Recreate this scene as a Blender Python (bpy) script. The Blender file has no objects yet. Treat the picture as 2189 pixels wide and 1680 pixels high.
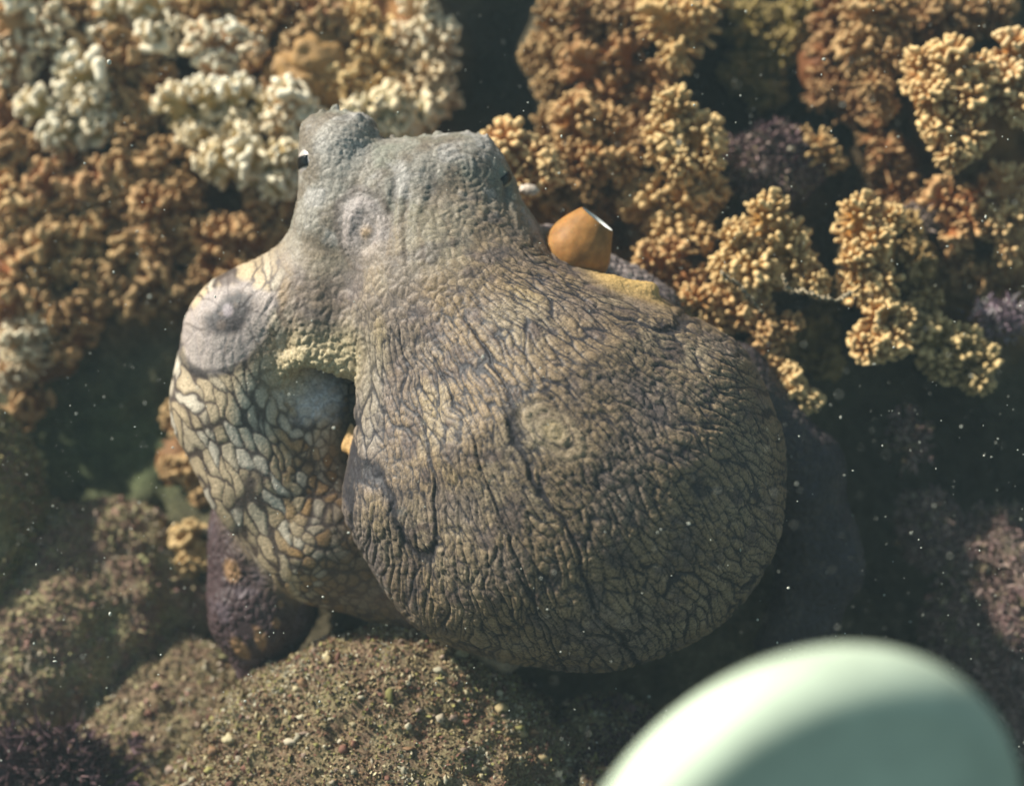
import bpy, bmesh, math, random
import numpy as np
from mathutils import Matrix, Vector

random.seed(7)
RNG = np.random.default_rng(7)
sc = bpy.context.scene
col = sc.collection

# ------------------------------------------------------------------ camera, sky, sun, exposure
U = 0.41 / 2189.0            # metres per picture unit in the plane of the animal (the frame is 0.41 m wide there)
CD = 3040.0                  # camera distance in the same units (about 0.57 m)
PITCH = math.radians(40)     # the camera looks down at the reef slope
CX, CY = 1094.5, 840.0
R = np.array([[1, 0, 0],
              [0, math.sin(PITCH), -math.cos(PITCH)],
              [0, math.cos(PITCH), math.sin(PITCH)]])      # view frame (right, up, towards viewer) -> world
ORG = np.array([0.0, 0.0, 0.12])

def to_world(L):
    return (np.asarray(L, float) @ R.T) * U + ORG

cam_d = bpy.data.cameras.new('camera')
cam = bpy.data.objects.new('camera', cam_d)
col.objects.link(cam)
sc.camera = cam
cam.location = to_world([0, 0, CD])
cam.rotation_euler = (math.pi / 2 - PITCH, 0, 0)
cam_d.sensor_width = 36.0
cam_d.lens = 36.0 * CD / 2189.0
cam_d.clip_start = 0.005
cam_d.clip_end = 60.0
cam_d.dof.use_dof = True
cam_d.dof.focus_distance = (CD - 230) * U
cam_d.dof.aperture_fstop = 4.2

SUN_VIEW = np.array([-0.68, 0.68, 0.24])     # towards the sun, in the view frame
sd = R @ (SUN_VIEW / np.linalg.norm(SUN_VIEW))
w = bpy.data.worlds.new('World')
sc.world = w
w.use_nodes = True
nt = w.node_tree
bg = nt.nodes['Background']
sky = nt.nodes.new('ShaderNodeTexSky')
sky.sky_type = 'NISHITA'
sky.sun_disc = False
sky.sun_elevation = math.asin(sd[2])
sky.sun_rotation = math.atan2(sd[0], sd[1])
mulw = nt.nodes.new('ShaderNodeMix'); mulw.data_type = 'RGBA'; mulw.blend_type = 'MULTIPLY'
mulw.inputs[0].default_value = 1.0
mulw.inputs[7].default_value = (0.93, 1.0, 0.80, 1)       # daylight filtered by green water
nt.links.new(sky.outputs[0], mulw.inputs[6])
nt.links.new(mulw.outputs[2], bg.inputs[0])
bg.inputs[1].default_value = 0.070

sun_d = bpy.data.lights.new('sun', 'SUN')
sun_d.energy = 5.0
sun_d.angle = math.radians(2.5)
sun_d.color = (1.0, 0.965, 0.87)
sun = bpy.data.objects.new('sun', sun_d)
col.objects.link(sun)
sun.rotation_euler = Vector(sd).to_track_quat('Z', 'Y').to_euler()
sun.location = (0, 0, 3)

sc.view_settings.view_transform = 'Standard'
sc.view_settings.look = 'None'
sc.view_settings.exposure = 0.6
sc.view_settings.gamma = 1.0
sc.view_settings.use_curve_mapping = False
sc.render.engine = 'CYCLES'
sc.cycles.use_denoising = True
sc.cycles.max_bounces = 6
sc.cycles.diffuse_bounces = 3
sc.cycles.volume_bounces = 0

# ------------------------------------------------------------------ helpers
def vp(x, y, z=0.0):
    """picture point + height towards the viewer -> view-frame point"""
    k = (CD - z) / CD
    return np.array([(x - CX) * k, -(y - CY) * k, z])

def img(L):
    """view-frame points -> picture coordinates"""
    k = CD / (CD - L[:, 2])
    return CX + L[:, 0] * k, CY - L[:, 1] * k

def hash3(ix, iy, iz, seed):
    h = (ix.astype(np.int64) * 374761393 + iy.astype(np.int64) * 668265263 + iz.astype(np.int64) * 2147483647 + seed * 974634541) & 0xFFFFFFFF
    h = ((h ^ (h >> 13)) * 1274126177) & 0xFFFFFFFF
    h = ((h ^ (h >> 16)) * 2246822519) & 0xFFFFFFFF
    return ((h ^ (h >> 15)) & 0xFFFFFF).astype(np.float64) / 0xFFFFFF

def noise(P, scale, seed=0):
    """smooth value noise, -1..1"""
    Q = np.asarray(P, float) / scale
    I = np.floor(Q).astype(np.int64)
    f = Q - I
    f = f * f * f * (f * (f * 6 - 15) + 10)
    r = 0
    for dx in (0, 1):
        wx = f[:, 0] if dx else 1 - f[:, 0]
        for dy in (0, 1):
            wy = f[:, 1] if dy else 1 - f[:, 1]
            for dz in (0, 1):
                wz = f[:, 2] if dz else 1 - f[:, 2]
                r = r + wx * wy * wz * hash3(I[:, 0] + dx, I[:, 1] + dy, I[:, 2] + dz, seed)
    return r * 2 - 1

def fbm(P, scale, octs=4, seed=0, gain=0.5):
    a, s, r, n = 1.0, scale, 0, 0
    for o in range(octs):
        r = r + a * noise(P, s, seed + o * 17); n += a
        a *= gain; s *= 0.5
    return r / n

def worley(P, scale, seed=0):
    """3D cells: F1, F2, cell random"""
    Q = np.asarray(P, float) / scale
    I = np.floor(Q).astype(np.int64)
    n = len(Q)
    f1 = np.full(n, 9.0); f2 = np.full(n, 9.0); cid = np.zeros(n)
    for dx in (-1, 0, 1):
        for dy in (-1, 0, 1):
            for dz in (-1, 0, 1):
                a, b, c = I[:, 0] + dx, I[:, 1] + dy, I[:, 2] + dz
                d = np.sqrt((a + hash3(a, b, c, seed) - Q[:, 0]) ** 2 + (b + hash3(a, b, c, seed + 1) - Q[:, 1]) ** 2
                            + (c + hash3(a, b, c, seed + 2) - Q[:, 2]) ** 2)
                near = d < f1
                f2 = np.where(near, f1, np.minimum(f2, d))
                cid = np.where(near, hash3(a, b, c, seed + 3), cid)
                f1 = np.where(near, d, f1)
    return f1, f2, cid

def worley2(X, Y, seed=0):
    n = len(X)
    I, J = np.floor(X).astype(np.int64), np.floor(Y).astype(np.int64)
    f1 = np.full(n, 9.0); f2 = np.full(n, 9.0); cid = np.zeros(n)
    z = np.zeros(n, np.int64)
    for dx in (-1, 0, 1):
        for dy in (-1, 0, 1):
            a, b = I + dx, J + dy
            d = np.hypot(a + hash3(a, b, z, seed) - X, b + hash3(a, b, z, seed + 1) - Y)
            near = d < f1
            f2 = np.where(near, f1, np.minimum(f2, d))
            cid = np.where(near, hash3(a, b, z, seed + 3), cid)
            f1 = np.where(near, d, f1)
    return f1, f2, cid

def ss(a, b, x):
    t = np.clip((x - a) / (b - a), 0, 1)
    return t * t * (3 - 2 * t)

def mixc(c, d, t):
    return c * (1 - t[:, None]) + np.asarray(d, float) * t[:, None]

# signed distances (X, Y, Z arrays)
def round_cone(X, Y, Z, a, b, ra, rb):
    d = b - a
    L2 = float(d @ d) + 1e-9
    t = np.clip(((X - a[0]) * d[0] + (Y - a[1]) * d[1] + (Z - a[2]) * d[2]) / L2, 0, 1)
    return np.sqrt((X - a[0] - t * d[0]) ** 2 + (Y - a[1] - t * d[1]) ** 2 + (Z - a[2] - t * d[2]) ** 2) - (ra + t * (rb - ra))

def ellipsoid(X, Y, Z, c, rad, rot=0.0):
    x, y, z = X - c[0], Y - c[1], Z - c[2]
    co, si = math.cos(rot), math.sin(rot)
    u, v = x * co + y * si, -x * si + y * co
    k0 = np.sqrt((u / rad[0]) ** 2 + (v / rad[1]) ** 2 + (z / rad[2]) ** 2)
    k1 = np.sqrt((u / rad[0] ** 2) ** 2 + (v / rad[1] ** 2) ** 2 + (z / rad[2] ** 2) ** 2) + 1e-9
    return k0 * (k0 - 1) / k1

def smin(a, b, k):
    h = np.clip(0.5 + 0.5 * (b - a) / k, 0, 1)
    return b + (a - b) * h - k * h * (1 - h)

def smax(a, b, k):
    return -smin(-a, -b, k)

def surface_nets(F, org, h):
    """numpy surface nets: field on a lattice -> vertices, quads"""
    S = F < 0
    nx, ny, nz = F.shape
    cnt = np.zeros((nx - 1, ny - 1, nz - 1), np.uint8)
    for i in (0, 1):
        for j in (0, 1):
            for k in (0, 1):
                cnt += S[i:nx - 1 + i, j:ny - 1 + j, k:nz - 1 + k]
    act = (cnt > 0) & (cnt < 8)
    ci, cj, ck = np.nonzero(act)
    idx = np.full(act.shape, -1, np.int64)
    idx[ci, cj, ck] = np.arange(len(ci))
    pos = np.zeros((len(ci), 3)); n = np.zeros(len(ci))
    cs = [(i, j, k) for i in (0, 1) for j in (0, 1) for k in (0, 1)]
    for a in cs:
        for ax in range(3):
            if a[ax]:
                continue
            b = list(a); b[ax] = 1
            fa = F[ci + a[0], cj + a[1], ck + a[2]]; fb = F[ci + b[0], cj + b[1], ck + b[2]]
            m = (fa < 0) != (fb < 0)
            t = np.where(m, fa / np.where(m, fa - fb, 1), 0)
            p = np.tile(np.array(a, float), (len(ci), 1)); p[:, ax] = t
            pos[m] += p[m]; n += m
    pos = pos / n[:, None] + np.stack([ci, cj, ck], 1)
    V = pos * h + np.asarray(org)
    quads = []
    for ax in range(3):
        sl0 = [slice(None)] * 3; sl1 = [slice(None)] * 3
        sl0[ax] = slice(0, -1); sl1[ax] = slice(1, None)
        A, B = S[tuple(sl0)], S[tuple(sl1)]
        e = A != B
        o1, o2 = [(1, 2), (2, 0), (0, 1)][ax]
        e = e.copy()
        for o in (o1, o2):
            s = [slice(None)] * 3; s[o] = slice(0, 1); e[tuple(s)] = False
            s[o] = slice(-1, None); e[tuple(s)] = False
        p = np.stack(np.nonzero(e), 1)
        if not len(p):
            continue
        def at(d1, d2):
            q = p.copy(); q[:, o1] -= d1; q[:, o2] -= d2
            return idx[q[:, 0], q[:, 1], q[:, 2]]
        q = np.stack([at(1, 1), at(0, 1), at(0, 0), at(1, 0)], 1)
        flip = ~A[e]
        q[flip] = q[flip][:, ::-1]
        quads.append(q)
    return V, np.concatenate(quads)

def relax(V, Q, it=2, f=0.5):
    for _ in range(it):
        acc = np.zeros_like(V); n = np.zeros(len(V))
        for a, b in ((0, 1), (1, 2), (2, 3), (3, 0)):
            np.add.at(acc, Q[:, a], V[Q[:, b]]); np.add.at(n, Q[:, a], 1)
            np.add.at(acc, Q[:, b], V[Q[:, a]]); np.add.at(n, Q[:, b], 1)
        V = V + f * (acc / np.maximum(n, 1)[:, None] - V)
    return V

def mesh_np(name, V, Fc, smooth=True):
    """mesh from vertex array and an array of equal-sided faces"""
    me = bpy.data.meshes.new(name)
    k = Fc.shape[1]
    me.vertices.add(len(V)); me.vertices.foreach_set('co', np.asarray(V, np.float32).ravel())
    me.loops.add(len(Fc) * k); me.loops.foreach_set('vertex_index', Fc.astype(np.int32).ravel())
    me.polygons.add(len(Fc)); me.polygons.foreach_set('loop_start', (np.arange(len(Fc)) * k).astype(np.int32))
    me.update(calc_edges=True)
    me.validate()
    if smooth:
        me.polygons.foreach_set('use_smooth', np.ones(len(me.polygons), bool))
    return me

def vcol(me, name, C):
    a = me.attributes.new(name, 'FLOAT_COLOR', 'POINT')
    D = np.ones((len(C), 4), np.float32); D[:, :3] = C
    a.data.foreach_set('color', D.ravel())

def vflt(me, name, A):
    a = me.attributes.new(name, 'FLOAT', 'POINT')
    a.data.foreach_set('value', np.asarray(A, np.float32))

def get_co(me):
    a = np.empty(len(me.vertices) * 3, np.float32); me.vertices.foreach_get('co', a)
    return a.reshape(-1, 3).astype(float)

def get_no(me):
    a = np.empty(len(me.vertices) * 3, np.float32); me.vertex_normals.foreach_get('vector', a)
    return a.reshape(-1, 3).astype(float)

def subdivide_np(V, Q, f=0.25):
    """one level of smooth quad subdivision"""
    n = len(V)
    E = np.sort(np.stack([Q, np.roll(Q, -1, 1)], 2).reshape(-1, 2), 1)
    key = E[:, 0] * n + E[:, 1]
    uk, inv = np.unique(key, return_inverse=True)
    ne = len(uk)
    inv = inv.reshape(-1, 4)
    mid = (V[uk // n] + V[uk % n]) / 2
    V2 = np.concatenate([V, mid, V[Q].mean(1)])
    fc = n + ne + np.arange(len(Q))
    em = n + inv
    Q2 = np.concatenate([np.stack([Q[:, k], em[:, k], fc, em[:, k - 1]], 1) for k in range(4)])
    return relax(V2, Q2, 2, f), Q2

def obj(name, me, mat=None, parent=None, **props):
    o = bpy.data.objects.new(name, me)
    col.objects.link(o)
    if mat is not None and me is not None and not me.materials:
        me.materials.append(mat)
    if parent is not None:
        o.parent = parent
    for k, v in props.items():
        o[k] = v
    return o

def empty(name, Lpos, label, category, group=None):
    o = bpy.data.objects.new(name, None)
    col.objects.link(o)
    o.empty_display_size = 0.01
    o.location = to_world(Lpos)
    o['label'] = label; o['category'] = category
    if group:
        o['group'] = group
    return o

def child_mesh(name, me, mat, parent, **props):
    """mesh given in world coordinates, parented without moving"""
    o = obj(name, me, mat, parent, **props)
    o.matrix_parent_inverse = Matrix.Translation(-parent.location)
    return o

# ------------------------------------------------------------------ materials
def new_mat(name):
    m = bpy.data.materials.new(name); m.use_nodes = True
    n = m.node_tree.nodes; l = m.node_tree.links
    return m, n, l, n['Principled BSDF']

def tex_noise(n, l, size_u, detail=4, rough=0.6, coord='Object'):
    tc = n.new('ShaderNodeTexCoord')
    t = n.new('ShaderNodeTexNoise')
    t.inputs['Scale'].default_value = 1.0 / (size_u * U)
    t.inputs['Detail'].default_value = detail
    t.inputs['Roughness'].default_value = rough
    l.new(tc.outputs[coord], t.inputs['Vector'])
    return t

def ramp(n, l, src, stops):
    r = n.new('ShaderNodeValToRGB')
    e = r.color_ramp.elements
    while len(e) < len(stops):
        e.new(0.5)
    for i, (p, c) in enumerate(stops):
        e[i].position = p
        e[i].color = (c, c, c, 1) if not hasattr(c, '__len__') else (*c, 1)
    l.new(src, r.inputs[0])
    return r

def mult(n, l, a, b, fac=1.0, mode='MULTIPLY'):
    m = n.new('ShaderNodeMix'); m.data_type = 'RGBA'; m.blend_type = mode
    m.inputs[0].default_value = fac
    l.new(a, m.inputs[6]); l.new(b, m.inputs[7])
    return m.outputs[2]

def add_bump(n, l, p, src, dist_u, strength=1.0):
    b = n.new('ShaderNodeBump')
    b.inputs['Strength'].default_value = strength
    b.inputs['Distance'].default_value = dist_u * U
    l.new(src, b.inputs['Height'])
    l.new(b.outputs[0], p.inputs['Normal'])
    return b

# octopus skin: pigment per vertex, fine chromatophore speckle, fine relief
m_skin, n, l, p = new_mat('octopus_skin')
a = n.new('ShaderNodeVertexColor'); a.layer_name = 'pigment'
t = tex_noise(n, l, 4.2, 3, 0.7)
r = ramp(n, l, t.outputs[0], [(0.30, 0.58), (0.50, 1.0), (0.72, 1.45)])
l.new(mult(n, l, a.outputs[0], r.outputs[0]), p.inputs['Base Color'])
p.inputs['Roughness'].default_value = 0.52
p.inputs['Specular IOR Level'].default_value = 0.25
p.inputs['Subsurface Weight'].default_value = 0.0
add_bump(n, l, p, tex_noise(n, l, 7, 4, 0.6).outputs[0], 3.0, 0.5)

def plain_mat(name, c, rough=0.5, spec=0.4, size=12, lo=0.8, hi=1.2, bump=0.0):
    m, n, l, p = new_mat(name)
    t = tex_noise(n, l, size, 4, 0.6)
    rgb = n.new('ShaderNodeRGB'); rgb.outputs[0].default_value = (*c, 1)
    r = ramp(n, l, t.outputs[0], [(0.3, lo), (0.7, hi)])
    l.new(mult(n, l, rgb.outputs[0], r.outputs[0]), p.inputs['Base Color'])
    p.inputs['Roughness'].default_value = rough
    p.inputs['Specular IOR Level'].default_value = spec
    if bump:
        add_bump(n, l, p, t.outputs[0], bump, 0.8)
    return m

m_pupil = plain_mat('pupil', (0.003, 0.003, 0.004), 0.3, 0.3)
m_eye = plain_mat('eye_white', (0.52, 0.45, 0.41), 0.35, 0.5, 14, 0.75, 1.2)
m_eye_g = plain_mat('eye_green', (0.23, 0.23, 0.17), 0.35, 0.5, 14, 0.75, 1.2)
m_siphon = plain_mat('siphon_skin', (0.40, 0.19, 0.055), 0.55, 0.2, 26, 0.65, 1.15, 1.5)
m_siphon_in = plain_mat('siphon_lining', (0.75, 0.75, 0.72), 0.4, 0.4, 30, 0.9, 1.1)

# coral: 'tip' attribute runs from 0 in the grooves to 1 on the knob ends; the colony's tint is its object colour
def coral_mat(name):
    m, n, l, p = new_mat(name)
    at = n.new('ShaderNodeAttribute'); at.attribute_name = 'tip'
    oi = n.new('ShaderNodeObjectInfo')
    t = tex_noise(n, l, 14, 4, 0.6)
    r = ramp(n, l, t.outputs[0], [(0.3, 0.7), (0.7, 1.2)])
    base = mult(n, l, oi.outputs['Color'], r.outputs[0])
    tipc = n.new('ShaderNodeMix'); tipc.data_type = 'RGBA'
    tc2 = n.new('ShaderNodeMix'); tc2.data_type = 'RGBA'
    tc2.inputs[6].default_value = (0.88, 0.63, 0.30, 1); tc2.inputs[7].default_value = (0.95, 0.86, 0.66, 1)
    mr = n.new('ShaderNodeMapRange'); mr.inputs[1].default_value = 0.80; mr.inputs[2].default_value = 1.0
    l.new(oi.outputs['Alpha'], mr.inputs[0]); l.new(mr.outputs[0], tc2.inputs[0]); l.new(tc2.outputs[2], tipc.inputs[7])
    l.new(base, tipc.inputs[6])
    ma = n.new('ShaderNodeMath'); ma.operation = 'MULTIPLY'
    l.new(at.outputs['Fac'], ma.inputs[0]); l.new(oi.outputs['Alpha'], ma.inputs[1])
    l.new(ma.outputs[0], tipc.inputs[0])
    l.new(tipc.outputs[2], p.inputs['Base Color'])
    p.inputs['Roughness'].default_value = 0.6
    p.inputs['Specular IOR Level'].default_value = 0.3
    add_bump(n, l, p, tex_noise(n, l, 9, 3, 0.6).outputs[0], 2.0, 0.35)
    return m
m_coral = coral_mat('coral_skin')

def turf_mat(name, cols, size=16, bump=5):
    """crusted reef rock: mottled colours + speckle"""
    m, n, l, p = new_mat(name)
    if cols:
        t1 = tex_noise(n, l, size * 9, 6, 0.68)
        r1 = ramp(n, l, t1.outputs[0], [(0.25 + 0.5 * i / (len(cols) - 1), c) for i, c in enumerate(cols)])
    else:
        r1 = n.new('ShaderNodeVertexColor'); r1.layer_name = 'pigment'
    t2 = tex_noise(n, l, size * 0.5, 4, 0.75)
    r2 = ramp(n, l, t2.outputs[0], [(0.32, 0.35), (0.5, 0.9), (0.62, 1.35), (0.74, 1.9)])
    l.new(mult(n, l, r1.outputs[0], r2.outputs[0]), p.inputs['Base Color'])
    p.inputs['Roughness'].default_value = 0.85
    p.inputs['Specular IOR Level'].default_value = 0.15
    add_bump(n, l, p, t2.outputs[0], bump, 1.0)
    return m
m_reef = turf_mat('reef_rock', None, 18, 6)
m_bould = turf_mat('turf_rock', [(0.16, 0.115, 0.06), (0.30, 0.24, 0.13), (0.22, 0.14, 0.09), (0.36, 0.31, 0.18)], 9, 5)
m_bould_l = turf_mat('mossy_rock', [(0.17, 0.10, 0.07), (0.34, 0.29, 0.15), (0.27, 0.16, 0.12), (0.40, 0.36, 0.19)], 14, 6)
m_pink = turf_mat('pink_crust', [(0.10, 0.06, 0.055), (0.20, 0.12, 0.11), (0.15, 0.12, 0.08), (0.26, 0.19, 0.17)], 9, 5)
m_purple = turf_mat('purple_crust', [(0.07, 0.035, 0.05), (0.12, 0.06, 0.08), (0.14, 0.11, 0.08), (0.10, 0.06, 0.07)], 10, 5)

def blade_mat(name):
    m, n, l, p = new_mat(name)
    a = n.new('ShaderNodeVertexColor'); a.layer_name = 'pigment'
    l.new(a.outputs[0], p.inputs['Base Color'])
    p.inputs['Roughness'].default_value = 0.7
    p.inputs['Specular IOR Level'].default_value = 0.2
    return m
m_blade = blade_mat('algae_blade')

# ------------------------------------------------------------------ coral lobe prototypes (smooth-blended knobs)
def lobe_mesh(seed, n_knob, kr, kl, core, blend, flat=0.0, res=54):
    rg = np.random.default_rng(seed)
    g = np.linspace(-1.05, 1.05, res)
    h = g[1] - g[0]
    X, Y, Z = np.meshgrid(g, g, g, indexing='ij')
    a, b = np.array([0, 0, -0.8]), np.array([0, 0, 0.16])
    F = round_cone(X, Y, Z, a, b, core * 0.75, core)
    knobs = []
    tries = 0
    while len(knobs) < n_knob and tries < 4000:
        tries += 1
        d = rg.normal(size=3); d /= np.linalg.norm(d)
        if d[2] < -0.55:
            continue
        s = rg.uniform(0, 1)
        root = a + (b - a) * (1 if d[2] > 0.15 else s)
        d[2] += 0.35; d /= np.linalg.norm(d)
        tip = root + d * (core + kl * rg.uniform(0.55, 1.15))
        if any(np.linalg.norm(tip - k[1]) < kr * 1.75 for k in knobs):
            continue
        if np.max(np.abs(tip)) > 0.9:
            continue
        knobs.append((root + d * core * 0.5, tip, kr * rg.uniform(0.65, 1.35)))
    for r0, t0, q in knobs:
        lo = np.maximum(np.floor((np.minimum(r0, t0) - 0.35 + 1.05) / h).astype(int), 0)
        hi = np.minimum(np.ceil((np.maximum(r0, t0) + 0.35 + 1.05) / h).astype(int) + 1, res)
        s = tuple(slice(lo[i], hi[i]) for i in range(3))
        x, y, z = X[s], Y[s], Z[s]
        dk = round_cone(x, y, z, r0, t0, q * 0.85, q)
        if flat and rg.random() < flat:        # a knob that runs sideways into a short ridge
            v = rg.normal(size=3); ax = t0 - r0; v -= ax * (v @ ax) / (ax @ ax); v /= np.linalg.norm(v)
            dk = np.minimum(dk, round_cone(x, y, z, t0, t0 + v * q * 2.2, q * 0.9, q * 0.75))
        F[s] = smin(F[s], dk, blend)
    V, Q = surface_nets(F, (g[0],) * 3, h)
    V = relax(V, Q, 1, 0.4)
    V = V + 0.010 * np.stack([noise(V, 0.22, seed + i) for i in range(3)], 1)
    far = np.linalg.norm(V - np.array([0, 0, 0.05]) * 0, axis=1)
    axd = round_cone(V[:, 0], V[:, 1], V[:, 2], a, b, core * 0.75, core)
    tip = np.clip((axd - kl * 0.1) / (kl * 0.95), 0, 1) ** 1.6
    me = mesh_np('coral_lobe', V, Q)
    vflt(me, 'tip', tip)
    me.materials.append(m_coral)
    return me

BEAD = [lobe_mesh(100 + i, 66, 0.078 + 0.012 * (i % 3), 0.42, 0.30 + 0.05 * (i % 3), 0.030, 0.15, 68) for i in range(6)]
KNOB = [lobe_mesh(200 + i, 44, 0.095 + 0.018 * (i % 3), 0.40, 0.30, 0.05, 0.45, 60) for i in range(6)]
FING = [lobe_mesh(300 + i, 40, 0.085, 0.48, 0.26, 0.06) for i in range(4)]

def ico(sub, seed, amp, scale):
    bm = bmesh.new()
    bmesh.ops.create_icosphere(bm, subdivisions=sub, radius=1.0)
    me = bpy.data.meshes.new('lump'); bm.to_mesh(me); bm.free()
    V = get_co(me)
    V = V * (1 + amp * fbm(V, scale, 4, seed))[:, None]
    me.vertices.foreach_set('co', V.astype(np.float32).ravel())
    me.polygons.foreach_set('use_smooth', np.ones(len(me.polygons), bool))
    me.update()
    return me
LUMP = []
for i in range(3):
    me = ico(5, 40 + i, 0.35, 0.7)
    vflt(me, 'tip', np.zeros(len(me.vertices)))
    me.materials.append(m_coral)
    LUMP.append(me)

def rot_to(d, spin):
    q = Vector(d).to_track_quat('Z', 'Y')
    return (q.to_matrix() @ Matrix.Rotation(spin, 3, 'Z'))

CORALS = []      # (x, y, z, r) picture position, for the terrain that carries them
BR = (0.22, 0.082, 0.020); YL = (0.40, 0.175, 0.036); OR = (0.29, 0.108, 0.025); CRM = (0.58, 0.36, 0.15); OLV = (0.20, 0.125, 0.022)

def colony(label, spots, z, kind, tint, pale, lean=(0, 0.35, 0.8)):
    """spots: (x, y, r) of each lobe in the picture; one lobe = one branch of the colony"""
    z = max(z - 250, -560 + 0.2 * (z + 400)) if spots[0][0] < 960 else z - 50
    xs = np.array([s[0] for s in spots]); ys = np.array([s[1] for s in spots]); rs = np.array([s[2] for s in spots])
    cx, cy = xs.mean(), ys.mean()
    R0 = max(np.hypot(xs - cx, ys - cy).max() * 0.75, rs.mean() * 0.7)
    base_c = vp(cx, cy, z - 0.55 * R0 - 30)
    e = empty('coral_colony', base_c, label, 'coral', 'knobby coral colonies on the reef')
    tintj = [c * random.uniform(0.9, 1.1) for c in tint]
    b = obj('base', random.choice(LUMP), None, e)
    b.color = (*[c * 0.8 for c in tintj], pale)
    Mw = Matrix([list(r) for r in R]).to_4x4()
    b.matrix_basis = Mw @ Matrix.Diagonal((R0 * U, R0 * U, R0 * 0.8 * U, 1))
    CORALS.append((cx, cy, z, R0))
    for (x, y, r) in spots:
        zz = z + random.uniform(-0.25, 0.25) * r
        c = vp(x, y, zz)
        out = np.array([x - cx, -(y - cy), 0]) / (R0 + 1)
        d = np.array(lean) + 0.55 * out + RNG.normal(size=3) * 0.18
        d /= np.linalg.norm(d)
        o = obj('branch', random.choice(kind), None, e)
        o.color = (*tintj, pale * random.uniform(0.92, 1.0))
        M3 = Mw.to_3x3() @ rot_to(d, random.uniform(0, 6.28))
        s = r * 1.2 * U * (CD - zz) / CD
        o.matrix_basis = Matrix.Translation(Vector(to_world(c - 0.1 * r * d)) - e.location) @ M3.to_4x4() @ Matrix.Diagonal((s, s, s, 1))
        CORALS.append((x, y, zz - 0.5 * r, r * 0.7))
    return e

colony('pale coral colony in the top left corner', [(30, 40, 75), (100, 70, 70), (20, 130, 60), (75, 5, 60)], -330, KNOB, CRM, 1.0)
colony('small pale coral colony at the top edge, second from the corner', [(235, 25, 52), (215, 75, 36)], -340, KNOB, CRM, 1.0)
colony('pale tall coral colony at the top edge, above the brown hollow', [(320, 20, 58), (335, 80, 55), (370, 60, 40)], -330, KNOB, CRM, 1.0)
colony('bright cream coral colony with two heads standing alone on the upper left', [(185, 165, 72), (190, 225, 50), (95, 235, 62), (135, 285, 58), (210, 270, 46)], -290, KNOB, CRM, 1.0)
colony('cream coral colony with a notched top above the long cream ridge', [(440, 95, 56), (500, 90, 50), (455, 145, 46), (540, 110, 38)], -320, KNOB, CRM, 1.0)
colony('long cream coral ridge left of the raised eye', [(385, 235, 62), (440, 220, 58), (505, 215, 60), (420, 285, 46), (560, 240, 52), (510, 270, 44)], -270, KNOB, CRM, 1.0)
colony('cream coral colony touching the raised eye from behind', [(625, 225, 62), (660, 260, 50), (600, 270, 45)], -250, KNOB, CRM, 1.0)
colony('cream coral colony with upright paddles just below the cream ridge', [(470, 350, 56), (530, 340, 54), (595, 345, 60), (600, 395, 42), (520, 300, 40)], -230, KNOB, CRM, 1.0)
colony('whitish coral colony directly behind the head between the eyes', [(780, 250, 55), (840, 240, 62), (905, 250, 56), (860, 285, 52), (800, 290, 46)], -260, KNOB, (0.6, 0.5, 0.33), 0.95)
colony('beaded coral column along the edge of the dark crevice', [(900, 30, 60), (930, 95, 58), (925, 165, 56), (870, 90, 48), (880, 190, 46), (945, 210, 40)], -290, BEAD, (0.52, 0.34, 0.15), 0.95)
colony('brown coral colony with pale knobs left of the beaded column', [(790, 95, 66), (740, 165, 58), (820, 150, 54), (770, 50, 52)], -360, BEAD, (0.44, 0.25, 0.09), 0.8)
colony('brown coral colony at the top edge, middle of the left half', [(600, 50, 78), (680, 40, 72), (560, 10, 60), (640, 100, 60)], -420, KNOB, BR, 0.4)
colony('smooth orange brown coral mound between the notched colony and the beaded one', [(670, 130, 75), (640, 180, 60), (700, 185, 52)], -380, LUMP, (0.42, 0.22, 0.08), 0.2)
colony('dull brown coral colony at the top between the pale colonies', [(460, 25, 70), (520, 40, 50), (410, 40, 48)], -430, KNOB, BR, 0.4)
colony('dull brown coral below the tall pale colony on top', [(285, 140, 68), (270, 200, 55), (330, 170, 55)], -420, KNOB, BR, 0.35)
colony('brown coral stack between the two headed colony and the cream ridge', [(280, 290, 56), (265, 360, 54), (310, 350, 50), (300, 235, 44)], -380, KNOB, OR, 0.45)
colony('brown coral colony left of the head, under the paddles', [(335, 450, 62), (385, 440, 60), (355, 520, 56), (410, 500, 50)], -330, BEAD, OR, 0.4)
colony('brown coral colony tucked against the shoulder of the octopus', [(480, 520, 62), (535, 520, 56), (510, 590, 54), (450, 580, 46)], -330, BEAD, OR, 0.4)
colony('brown coral colony below the two headed cream colony', [(110, 400, 62), (175, 410, 58), (150, 350, 50), (215, 370, 46)], -370, KNOB, OR, 0.4)
colony('yellowish coral colony at the left edge, upper of two', [(20, 415, 58), (55, 440, 48), (10, 470, 42)], -330, KNOB, YL, 0.7)
colony('wide brown coral colony across the left side above the green pit', [(120, 530, 66), (190, 510, 62), (255, 540, 60), (180, 580, 54), (100, 590, 50)], -370, KNOB, OR, 0.4)
colony('brown coral colony at the left edge above the white tipped one', [(30, 570, 60), (25, 640, 56), (75, 650, 48)], -340, KNOB, OR, 0.5)
colony('white tipped coral colony at the left edge, lowest there', [(40, 725, 46), (60, 765, 44), (20, 800, 42), (80, 700, 34)], -290, BEAD, (0.5, 0.33, 0.15), 1.0)
colony('brown coral colony left of the eyespot arm, above the green pit', [(130, 680, 58), (190, 650, 55), (150, 740, 46)], -400, KNOB, OR, 0.35)

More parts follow.
